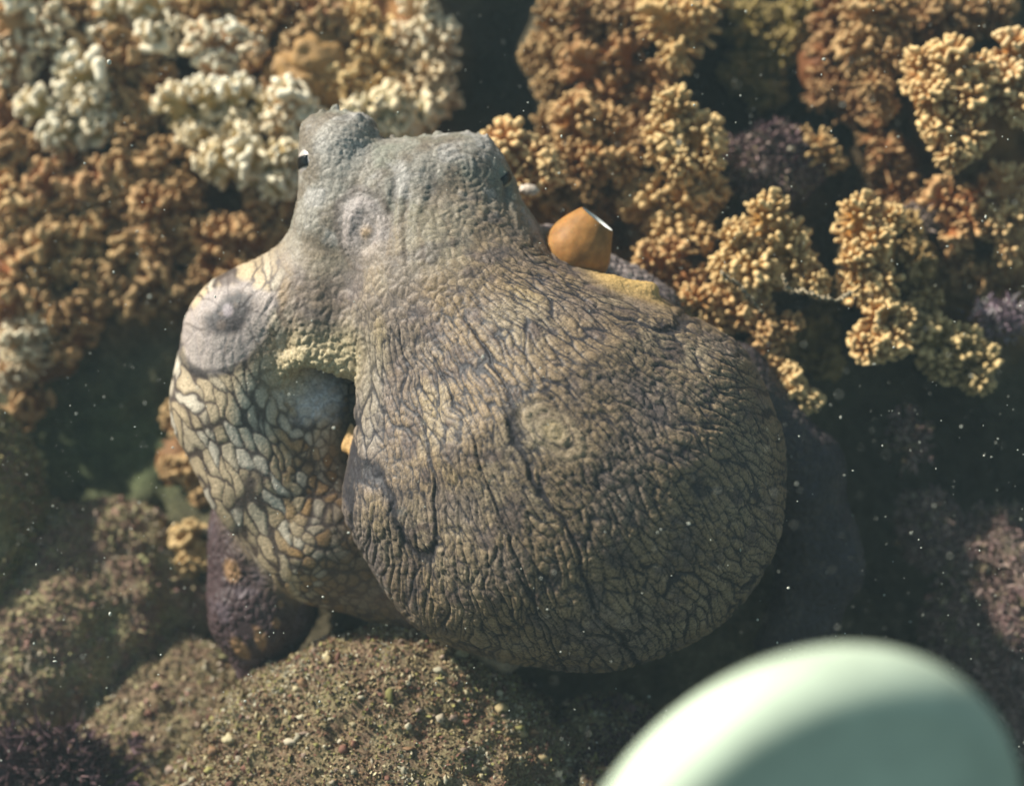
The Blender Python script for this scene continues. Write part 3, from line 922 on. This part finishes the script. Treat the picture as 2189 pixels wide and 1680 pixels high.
    nb = fbm(L, 150, 3, 101); ns = fbm(L, 40, 3, 105)
    C = mixc(C, (0.325, 0.250, 0.165), ss(-0.1, 0.5, nb))
    C = mixc(C, (0.165, 0.120, 0.095), ss(0.0, 0.5, ns))
    C = mixc(C, (0.205, 0.160, 0.145), ss(0.0, 0.45, fbm(L, 110, 3, 111)) * 0.5)
    C = C * (0.86 + 0.28 * cid)[:, None]
    C = mixc(C, (0.21, 0.175, 0.165), (1 - ss(760, 900, x)) * mantle * 0.45)
    crease = mantle * np.clip(fan * (((1 - ss(0.04, 0.15, E1)) * nf + (1 - ss(0.02, 0.13, E3)) * (0.65 + 0.35 * ss(-0.3, 0.2, noise(L, 60, 191))) * far) + pick(lambda e: 1 - ss(0.03, 0.17, e), E2, E4) * 0.72 + (1 - ss(0.01, 0.06, fur)) * 0.9) + (1 - ss(0.02, 0.15, cob)) * (0.42 + 0.2 * (1 - fan)), 0, 1)
    C = mixc(C, (0.030, 0.028, 0.034), crease * 0.96 * (1 - 0.75 * ringzone * mm))
    # paler head with green grey tint
    hc = np.tile(np.array([0.315, 0.285, 0.24]), (n, 1))
    hc = mixc(hc, (0.20, 0.165, 0.125), ss(-0.1, 0.4, fbm(L, 60, 3, 121)))
    hc = mixc(hc, (0.19, 0.205, 0.15), ss(0.0, 0.4, fbm(L, 90, 3, 125)) * 0.5)
    st = noise(np.stack([(x + 20 * noise(L, 70, 46)) / 11, y / 130, 0 * x], 1), 1.0, 47)
    hc = mixc(hc, (0.13, 0.105, 0.08), ss(0.0, 0.5, st) * 0.75 * ss(330, 430, y) * ss(700, 800, x))
    hc = mixc(hc, (0.42, 0.39, 0.36), ss(0.1, 0.45, fbm(L, 46, 3, 128)) * 0.7)
    hc = mixc(hc, (0.44, 0.40, 0.35), (1 - ss(0.2, 1.0, np.hypot((x - 735) / 85, (y - 315) / 80))) * 0.8)
    hc = mixc(hc, (0.38, 0.32, 0.30), mp * 0.85)
    hc = mixc(hc, (0.10, 0.075, 0.065), ss(0.88, 0.98, qp) * (1 - ss(1.02, 1.16, qp)) * 0.6)
    hc = mixc(hc, (0.33, 0.21, 0.10), mp * (1 - ss(0.05, 0.3, qp)) * 0.8)
    hc = mixc(hc, (0.09, 0.075, 0.065), headtop * (1 - ss(0.02, 0.12, cob)) * 0.45)
    hc = mixc(hc, (0.07, 0.06, 0.055), headtop * ss(-0.1, -0.5, br) * ss(790, 860, x) * ss(300, 420, y) * 0.5)
    C = C * (1 - headtop[:, None]) + hc * headtop[:, None]
    C = mixc(C, (0.07, 0.06, 0.055), ringdark * (0.28 + 0.5 * mm) * (1 - 0.7 * mm * ss(-0.2, 0.4, noise(L, 45, 155))))
    C = mixc(C, (0.36, 0.27, 0.15), mm * (1 - ss(0.15, 0.42, qm)) * 0.9)
    C = mixc(C, (0.36, 0.285, 0.19), mm * 0.35 * (1 - ringdark))
    C = mixc(C, (0.36, 0.31, 0.24), (1 - ss(12, 34, np.abs(x - (806 - 0.086 * (y - 705))))) * ss(690, 730, y) * (1 - ss(930, 1000, y)) * mantle * 0.55 * (1 - crease))
    for cx, cy, rx, ry, rot in ((922, 868, 42, 20, 62), (958, 1010, 50, 20, 60), (800, 1100, 60, 40, 80), (1120, 630, 60, 26, 30), (810, 715, 60, 22, 85)):
        co, si = math.cos(math.radians(rot)), math.sin(math.radians(rot))
        q = np.hypot(((x - cx) * co + (y - cy) * si) / rx, (-(x - cx) * si + (y - cy) * co) / ry)
        C = mixc(C, (0.40, 0.29, 0.14), (1 - ss(0.3, 1.1, q)) * 0.42 * (1 - crease) * mantle)
    # patterned arm
    pc = mixc(np.tile(np.array([0.50, 0.385, 0.25]), (n, 1)), (0.42, 0.24, 0.10), ss(0.35, 0.8, cidm) * ss(560, 650, x))
    pc = mixc(pc, (0.66, 0.59, 0.49), ss(0.55, 0.9, 1 - cidm) * 0.75)
    pc = pc * (0.78 + 0.3 * ss(0.1, 0.6, cell))[:, None]
    pc = mixc(pc, (0.56, 0.52, 0.42), (1 - ss(0.4, 1.1, np.hypot((x - 545) / 55, (y - 880) / 110))) * 0.8)
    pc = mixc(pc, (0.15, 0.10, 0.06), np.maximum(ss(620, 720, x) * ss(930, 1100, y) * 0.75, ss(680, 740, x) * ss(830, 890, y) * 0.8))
    wid = 0.08 + 0.12 * ss(-0.35, 0.5, fbm(L, 70, 2, 131))
    pc = mixc(pc, (0.055, 0.038, 0.036), (1 - ss(0.2 * wid, wid * 1.5, cell)) * 0.9)
    # shoulder fades to plain brown cells
    sh = (1 - ss(640, 760, y - 0.0 * x)) * ss(560, 640, x)
    pc = mixc(pc, (0.27, 0.19, 0.13), sh * 0.8)
    # eyespot
    u, v = x - 492, y - 672
    co, si = math.cos(math.radians(-42)), math.sin(math.radians(-42))
    qe_ = np.hypot((u * co + v * si) / 64, (-u * si + v * co) / 42) + 0.16 * noise(L, 26, 141)
    lu, lv = x - 487, y - 694
    lc = np.hypot((lu * co + lv * si) / 116, (-lu * si + lv * co) / 88) + 0.05 * noise(L, 45, 144)
    lobe = np.abs(np.sin(3.6 * np.arctan2(v, u) + 1.2 * noise(L, 70, 145)))
    pale = mixc(np.tile(np.array([0.40, 0.335, 0.31]), (n, 1)), (0.12, 0.095, 0.09), (1 - ss(0.02, 0.2, lobe)) * 0.75)
    zone = (1 - ss(0.86, 1.08, lc + 0.12 * noise(L, 32, 143))) * 0.9
    pc = pc * (1 - zone[:, None]) + pale * zone[:, None]
    pc = mixc(pc, (0.020, 0.018, 0.022), ss(0.88, 0.97, lc) * (1 - ss(1.06, 1.16, lc)) * ss(690, 730, y) * 0.65)
    dark = mixc(np.tile(np.array([0.10, 0.07, 0.055]), (n, 1)), (0.018, 0.017, 0.022), ss(0.5, 0.1, qe) * 0.9)
    dz = (1 - ss(0.65, 1.15, qe_)) * 0.9
    pc = pc * (1 - dz[:, None]) + dark * dz[:, None]
    pc = mixc(pc, (0.36, 0.30, 0.31), (1 - ss(0.4, 1.0, np.hypot((x - 487) / 15, (y - 663) / 19))) * 0.9)
    la = np.clip(W['larm'] + W['head'] * (1 - ss(560, 660, x)) * ss(520, 600, y), 0, 1) * (x < 1000)
    C = C * (1 - la[:, None]) + pc * la[:, None]
    # pale lining inside the mantle opening
    op = (1 - ss(0.35, 1.05, np.hypot((x - 664) / 84, (y - 848) / 66) + 0.28 * noise(L, 34, 161) + 0.12 * noise(L, 12, 162))) * (1 - W['ridge']) * (1 - mantle) * ss(770, 800, y)
    C = mixc(C, (0.74, 0.76, 0.80), op * (0.6 + 0.4 * ss(0.0, 0.4, fin)))
    rc = mixc(np.tile(np.array([0.60, 0.49, 0.29]), (n, 1)), (0.34, 0.25, 0.14), (1 - ss(0.03, 0.2, fin)) * 0.6)
    C = C * (1 - W['ridge'][:, None]) + rc * W['ridge'][:, None]
    fw = np.clip(W['flap'] * ss(1225, 1290, x), 0, 1)
    C = mixc(C, (0.56, 0.36, 0.13), fw)
    C = mixc(C, (0.60, 0.36, 0.14), ss(0.6, 0.9, W['lip']) * ss(895, 915, y))
    # purple arm with orange spots
    pu = mixc(np.tile(np.array([0.062, 0.037, 0.038]), (n, 1)), (0.10, 0.070, 0.078), ss(0, 0.5, ns))
    for cx, cy, rx, ry, rot in ((497, 1220, 18, 30, -10), (515, 1385, 16, 34, -35), (556, 1360, 15, 28, -20), (590, 1330, 9, 12, 0), (600, 1290, 8, 10, 0)):
        co, si = math.cos(math.radians(rot)), math.sin(math.radians(rot))
        q = np.hypot(((x - cx) * co + (y - cy) * si) / rx, (-(x - cx) * si + (y - cy) * co) / ry)
        pu = mixc(pu, (0.32, 0.18, 0.085), (1 - ss(0.6, 1.15, q + 0.2 * noise(L, 16, 171))) * 0.85)
    C = C * (1 - W['parm'][:, None]) + pu * W['parm'][:, None]
    ra = mixc(np.tile(np.array([0.042, 0.032, 0.032]), (n, 1)), (0.075, 0.058, 0.052), ss(-0.1, 0.3, ns))  # dark purple rear arm, with its shade also put into the colour
    ra = mixc(ra, (0.30, 0.24, 0.22), 1 - ss(1350, 1480, x))
    ra = mixc(ra, (0.05, 0.04, 0.05), 1 - ss(0.03, 0.14, cob))
    C = C * (1 - W['rarm'][:, None]) + ra * W['rarm'][:, None]
    C = mixc(C, (0.17, 0.075, 0.055), W['skirt'] * (1 - ss(900, 1000, x)))
    C = np.clip(C, 0.008, 0.8)
    me.vertices.foreach_set('co', to_world(L2).astype(np.float32).ravel())
    me.polygons.foreach_set('use_smooth', np.ones(len(me.polygons), bool))
    me.update()
    vcol(me, 'pigment', C)
    root = empty('octopus', vp(1150, 1150, -350), 'grey brown wrinkled octopus crouching on the reef, eyes raised', 'octopus')
    child_mesh('body', me, m_skin, root)
    return root
octo = build_octopus()

def uv_ball(name, c, axes, rad, seg=32, rings=20):
    """ellipsoid in the view frame; axes = 3x3 columns"""
    V, F = [], []
    for i in range(rings + 1):
        ph = math.pi * i / rings
        for j in range(seg):
            t = 2 * math.pi * j / seg
            V.append((math.sin(ph) * math.cos(t) * rad[0], math.sin(ph) * math.sin(t) * rad[1], math.cos(ph) * rad[2]))
    for i in range(rings):
        for j in range(seg):
            F.append((i * seg + j, i * seg + (j + 1) % seg, (i + 1) * seg + (j + 1) % seg, (i + 1) * seg + j))
    V = np.array(V) @ np.asarray(axes).T + c
    me = mesh_np(name, to_world(V), np.array(F))
    return me

def frame_of(d, up=(0, 1, 0)):
    d = np.array(d, float); d = d / np.linalg.norm(d)
    s = np.cross(up, d); s /= np.linalg.norm(s)
    return np.stack([s, np.cross(d, s), d], 1)

def eye(label, c, d, mat, r, pw, ph, roll):
    A = frame_of(d)
    cc = vp(*c)
    e = child_mesh('eye', uv_ball('eye', cc, A, (r, r * 1.15, r * 0.75)), mat, octo, label=label)
    # bar pupil: a bowed slab following the eyeball
    cr, sr = math.cos(roll), math.sin(roll)
    V, F = [], []
    nu, nv = 10, 6
    for s, off in ((1.06, 0), (0.8, 1)):
        for i in range(nu + 1):
            for j in range(nv + 1):
                u = (i / nu * 2 - 1) * pw; v = (j / nv * 2 - 1) * ph
                a, b = u * cr - v * sr, u * sr + v * cr
                q = max(0.02, 1 - (a / r) ** 2 - (b / (r * 1.15)) ** 2)
                V.append((a * s, b * s, math.sqrt(q) * r * 0.75 * s))
    m = (nu + 1) * (nv + 1)
    for i in range(nu):
        for j in range(nv):
            q = [i * (nv + 1) + j, (i + 1) * (nv + 1) + j, (i + 1) * (nv + 1) + j + 1, i * (nv + 1) + j + 1]
            F.append(q); F.append([k + m for k in q[::-1]])
    for i in range(nu):
        for j in (0, nv):
            a, b = i * (nv + 1) + j, (i + 1) * (nv + 1) + j
            F.append([b, a, a + m, b + m] if j == 0 else [a, b, b + m, a + m])
    for j in range(nv):
        for i in (0, nu):
            a, b = i * (nv + 1) + j, i * (nv + 1) + j + 1
            F.append([a, b, b + m, a + m] if i == 0 else [b, a, a + m, b + m])
    V = np.array(V) @ A.T + cc
    pm = mesh_np('pupil', to_world(V), np.array(F), False)
    pm.materials.append(m_pupil)
    po = obj('pupil', pm, None, e)
    po.matrix_parent_inverse = Matrix.Translation(-octo.location)
    po.matrix_parent_inverse = e.matrix_parent_inverse
    po.matrix_parent_inverse = Matrix.Identity(4)
    return e
eye('eye with a white surround and black bar pupil', (662, 348, 50), (-0.80, -0.05, 0.60), m_eye, 30, 20, 11, 0.1)
eye('eye with a green grey surround and slanted black bar pupil', (1066, 386, 38), (0.66, -0.02, 0.75), m_eye_g, 31, 21, 9, 0.62)

def siphon():
    b, t = vp(1222, 612, -10), vp(1276, 470, 25)
    ax = t - b; H = np.linalg.norm(ax); A = frame_of(ax, (0, 0, 1))
    prof = [(q, 43 + 31 * math.sin(math.pi * q ** 0.85)) for q in np.linspace(0, 0.97, 24)] + [(0.99, 43.5), (1.005, 42), (1.012, 40)]
    inn = [(1.012, 40), (1.0, 37), (0.9, 36), (0.7, 36), (0.4, 34)]
    def lathe(pr, name):
        V, F = [], []
        seg = 64
        qs = np.linspace(0, len(pr) - 1, 4 * len(pr))
        pr = [(np.interp(q, range(len(pr)), [p_[0] for p_ in pr]), np.interp(q, range(len(pr)), [p_[1] for p_ in pr])) for q in qs]
        d0, d1 = np.array([0.02, 1.0, 0.05]), np.array([0.60, 0.77, 0.21])
        for q, r in pr:
            d = d0 * (1 - min(q, 1)) + d1 * min(q, 1); d /= np.linalg.norm(d)
            e1_ = np.cross((0, 0, 1), d); e1_ /= np.linalg.norm(e1_); e2_ = np.cross(d, e1_)
            c = b + ax * q + np.array([-16, 6, 0]) * math.sin(min(q, 1) * math.pi)
            for j in range(seg):
                a = 2 * math.pi * j / seg
                rr = r * (1 + 0.02 * math.sin(2 * a + 1 + 2 * q) + 0.004 * math.sin(5 * a + 4 * q) + 0.004 * math.sin(23 * a + 3 * q))
                V.append(c + rr * (math.cos(a) * e1_ + math.sin(a) * e2_))
        for i in range(len(pr) - 1):
            for j in range(seg):
                F.append((i * seg + j, i * seg + (j + 1) % seg, (i + 1) * seg + (j + 1) % seg, (i + 1) * seg + j))
        return mesh_np(name, to_world(np.array(V)), np.array(F))
    m_siphon.node_tree.nodes['Principled BSDF'].inputs['Subsurface Weight'].default_value = 0.35
    m_siphon.node_tree.nodes['Principled BSDF'].inputs['Subsurface Scale'].default_value = 0.004
    s = child_mesh('siphon', lathe(prof, 'siphon'), m_siphon, octo, label='orange brown siphon tube with a pale open end')
    im = lathe(inn, 'siphon_lining'); im.materials.append(m_siphon_in)
    obj('siphon_lining', im, None, s)
siphon()

# ------------------------------------------------------------------ smooth pale dome close to the lens
def dome():
    c = vp(1712, 1872, 1380)
    A = frame_of((0.34, -0.34, 0.88), (0.8, 0.6, 0))
    V, F = [], []
    seg = 96
    k = (CD - 1380) / CD
    Ro, ro = 542 * k, 105 * k
    prof = [(0.001, ro + 46 * k)] + [((Ro - ro) * t, ro + 46 * k * (1 - t * t)) for t in np.linspace(0.1, 0.95, 10)]
    prof += [(Ro - ro + ro * math.sin(t), ro * math.cos(t)) for t in np.linspace(0, math.pi, 40)]
    prof += [((Ro - ro) * t, -ro) for t in np.linspace(0.9, 0.001, 6)]
    rings = len(prof) - 1
    for r, hh in prof:
        for j in range(seg):
            a = 2 * math.pi * j / seg
            V.append((r * math.cos(a), r * math.sin(a), hh))
    for i in range(rings):
        for j in range(seg):
            F.append((i * seg + j, (i + 1) * seg + j, (i + 1) * seg + (j + 1) % seg, i * seg + (j + 1) % seg))
    me = mesh_np('dome', to_world(np.array(V) @ A.T + c), np.array(F))
    m = plain_mat('dome_plastic', (0.64, 0.74, 0.57), 0.6, 0.2, 160, 0.75, 1.1)
    o = obj('plastic_dome', me, m, None)
    o['label'] = 'smooth pale green white rounded dome, blurred close to the lens'; o['category'] = 'dome'
dome()

# ------------------------------------------------------------------ small things
def strand(label, pts, r, mat, seed):
    rg = np.random.default_rng(seed)
    P = np.array([vp(*q) for q in pts]); 
    t = np.linspace(0, len(P) - 1, 60)
    C = np.stack([np.interp(t, np.arange(len(P)), P[:, i]) for i in range(3)], 1) + rg.normal(size=(60, 3)) * r * 0.7
    V, F = [], []
    for i, c in enumerate(C):
        q = r * rg.uniform(0.5, 1.7)
        for j in range(7):
            a = 2 * math.pi * j / 7
            V.append(c + np.array([0.3 * math.sin(a), math.cos(a), math.sin(a)]) * q)
    for i in range(59):
        for j in range(7):
            F.append((i * 7 + j, i * 7 + (j + 1) % 7, (i + 1) * 7 + (j + 1) % 7, (i + 1) * 7 + j))
    me = mesh_np('strand', to_world(np.array(V)), np.array(F))
    o = obj('algae_strand', me, mat); o['label'] = label; o['category'] = 'algae strand'; o['group'] = 'ragged strands on the coral'
m_strand = plain_mat('strand_fuzz', (0.36, 0.29, 0.19), 0.9, 0.1, 8, 0.5, 1.4, 3)
strand('ragged tan strand slung between the broad yellow coral and the tall column', [(1672, 592, -70), (1690, 622, -65), (1720, 622, -60), (1752, 635, -60), (1790, 640, -65), (1825, 628, -80)], 4.0, m_strand, 1)
strand('short tan strand hanging under the broad yellow coral', [(1545, 585, -80), (1580, 610, -80), (1605, 640, -85), (1630, 668, -90)], 3.6, m_strand, 2)


def shell(label, c, r, ln, rot, colr, seed):
    """small ribbed cap shell lying on its side"""
    rg = np.random.default_rng(seed)
    V, F = [], []
    nu, nv = 14, 28
    for i in range(nu + 1):
        t = i / nu
        for j in range(nv):
            a = 2 * math.pi * j / nv
            q = math.sin(t * math.pi / 2) ** 0.8 * (1 + 0.08 * math.cos(7 * a)) * r
            V.append((q * math.cos(a) * ln, q * math.sin(a), math.cos(t * math.pi / 2) * r * 0.7))
    for i in range(nu):
        for j in range(nv):
            F.append((i * nv + j, i * nv + (j + 1) % nv, (i + 1) * nv + (j + 1) % nv, (i + 1) * nv + j))
    co, si = math.cos(math.radians(rot)), math.sin(math.radians(rot))
    V = np.array(V) * (1 + 0.06 * rg.normal(size=(len(V), 1)))
    V = np.stack([V[:, 0] * co + V[:, 1] * si, -V[:, 0] * si + V[:, 1] * co, V[:, 2]], 1) + vp(*c)
    o = obj('shell_fragment', mesh_np('shell_fragment', to_world(V), np.array(F)), plain_mat('shell', colr, 0.5, 0.4, 10, 0.7, 1.2))
    o['label'] = label; o['category'] = 'shell'
shell('tiny pale shell under the yellow coral by the narrow eye', (1131, 406, -150), 12, 1.8, 8, (0.75, 0.62, 0.50), 1)
shell('small pink shell under the lower edge of the mantle', (912, 1322, 10), 13, 1.6, 25, (0.62, 0.36, 0.32), 2)
shell('dull red shell below the pink one at the mantle edge', (932, 1348, -30), 17, 1.5, 40, (0.28, 0.12, 0.10), 3)

m_speck = plain_mat('marine_snow', (0.55, 0.55, 0.47), 0.6, 0.3, 5, 0.9, 1.1)
def snow():
    bm = bmesh.new(); bmesh.ops.create_icosphere(bm, subdivisions=1, radius=1.0)
    bv = np.array([v.co[:] for v in bm.verts]); bf = np.array([[v.index for v in f.verts] for f in bm.faces]); bm.free()
    n = 3200
    rg = np.random.default_rng(5)
    z = rg.uniform(-200, 1000, n)
    x = rg.uniform(-300, 2500, n); y = rg.uniform(-250, 1950, n)
    k = (CD - z) / CD
    c = np.stack([(x - CX) * k, -(y - CY) * k, z], 1)
    s = 1.1 * np.exp(rg.normal(size=n) * 0.4) * k
    st = np.exp(rg.normal(size=(n, 3)) * 0.3)
    V = (bv[None] * (s[:, None] * st)[:, None, :] + c[:, None]).reshape(-1, 3)
    F = (bf[None] + (np.arange(n) * len(bv))[:, None, None]).reshape(-1, 3)
    me = mesh_np('marine_snow', to_world(V), F)
    obj('marine_snow', me, m_speck, None, kind='stuff', label='tiny pale specks drifting in the water', category='particles')
snow()

# ------------------------------------------------------------------ the water between lens and reef
def haze():
    bm = bmesh.new(); bmesh.ops.create_cube(bm, size=1.0)
    me = bpy.data.meshes.new('haze'); bm.to_mesh(me); bm.free()
    lo = np.array([9e9] * 3); hi = -lo
    for o in sc.objects:
        if o.type == 'MESH' and len(o.data.vertices):
            for q in o.bound_box:
                p = np.array(o.matrix_world @ Vector(q)); lo = np.minimum(lo, p); hi = np.maximum(hi, p)
    cl = np.array(cam.location)
    lo = np.minimum(lo, cl) - 0.15; hi = np.maximum(hi, cl) + 0.15; lo[2] -= 0.9
    V = get_co(me) * (hi - lo) + (hi + lo) / 2
    me.vertices.foreach_set('co', V.astype(np.float32).ravel()); me.update()
    m = bpy.data.materials.new('water_haze'); m.use_nodes = True
    n = m.node_tree.nodes; l = m.node_tree.links
    n.remove(n['Principled BSDF'])
    v = n.new('ShaderNodeVolumePrincipled')
    v.inputs['Color'].default_value = (0.62, 0.84, 0.92, 1)
    v.inputs['Density'].default_value = HAZE
    l.new(v.outputs[0], n['Material Output'].inputs['Volume'])
    obj('haze', me, m, None, kind='stuff', label='faintly green murky water around the reef')
HAZE = 0.062
bpy.context.view_layer.update()
haze()
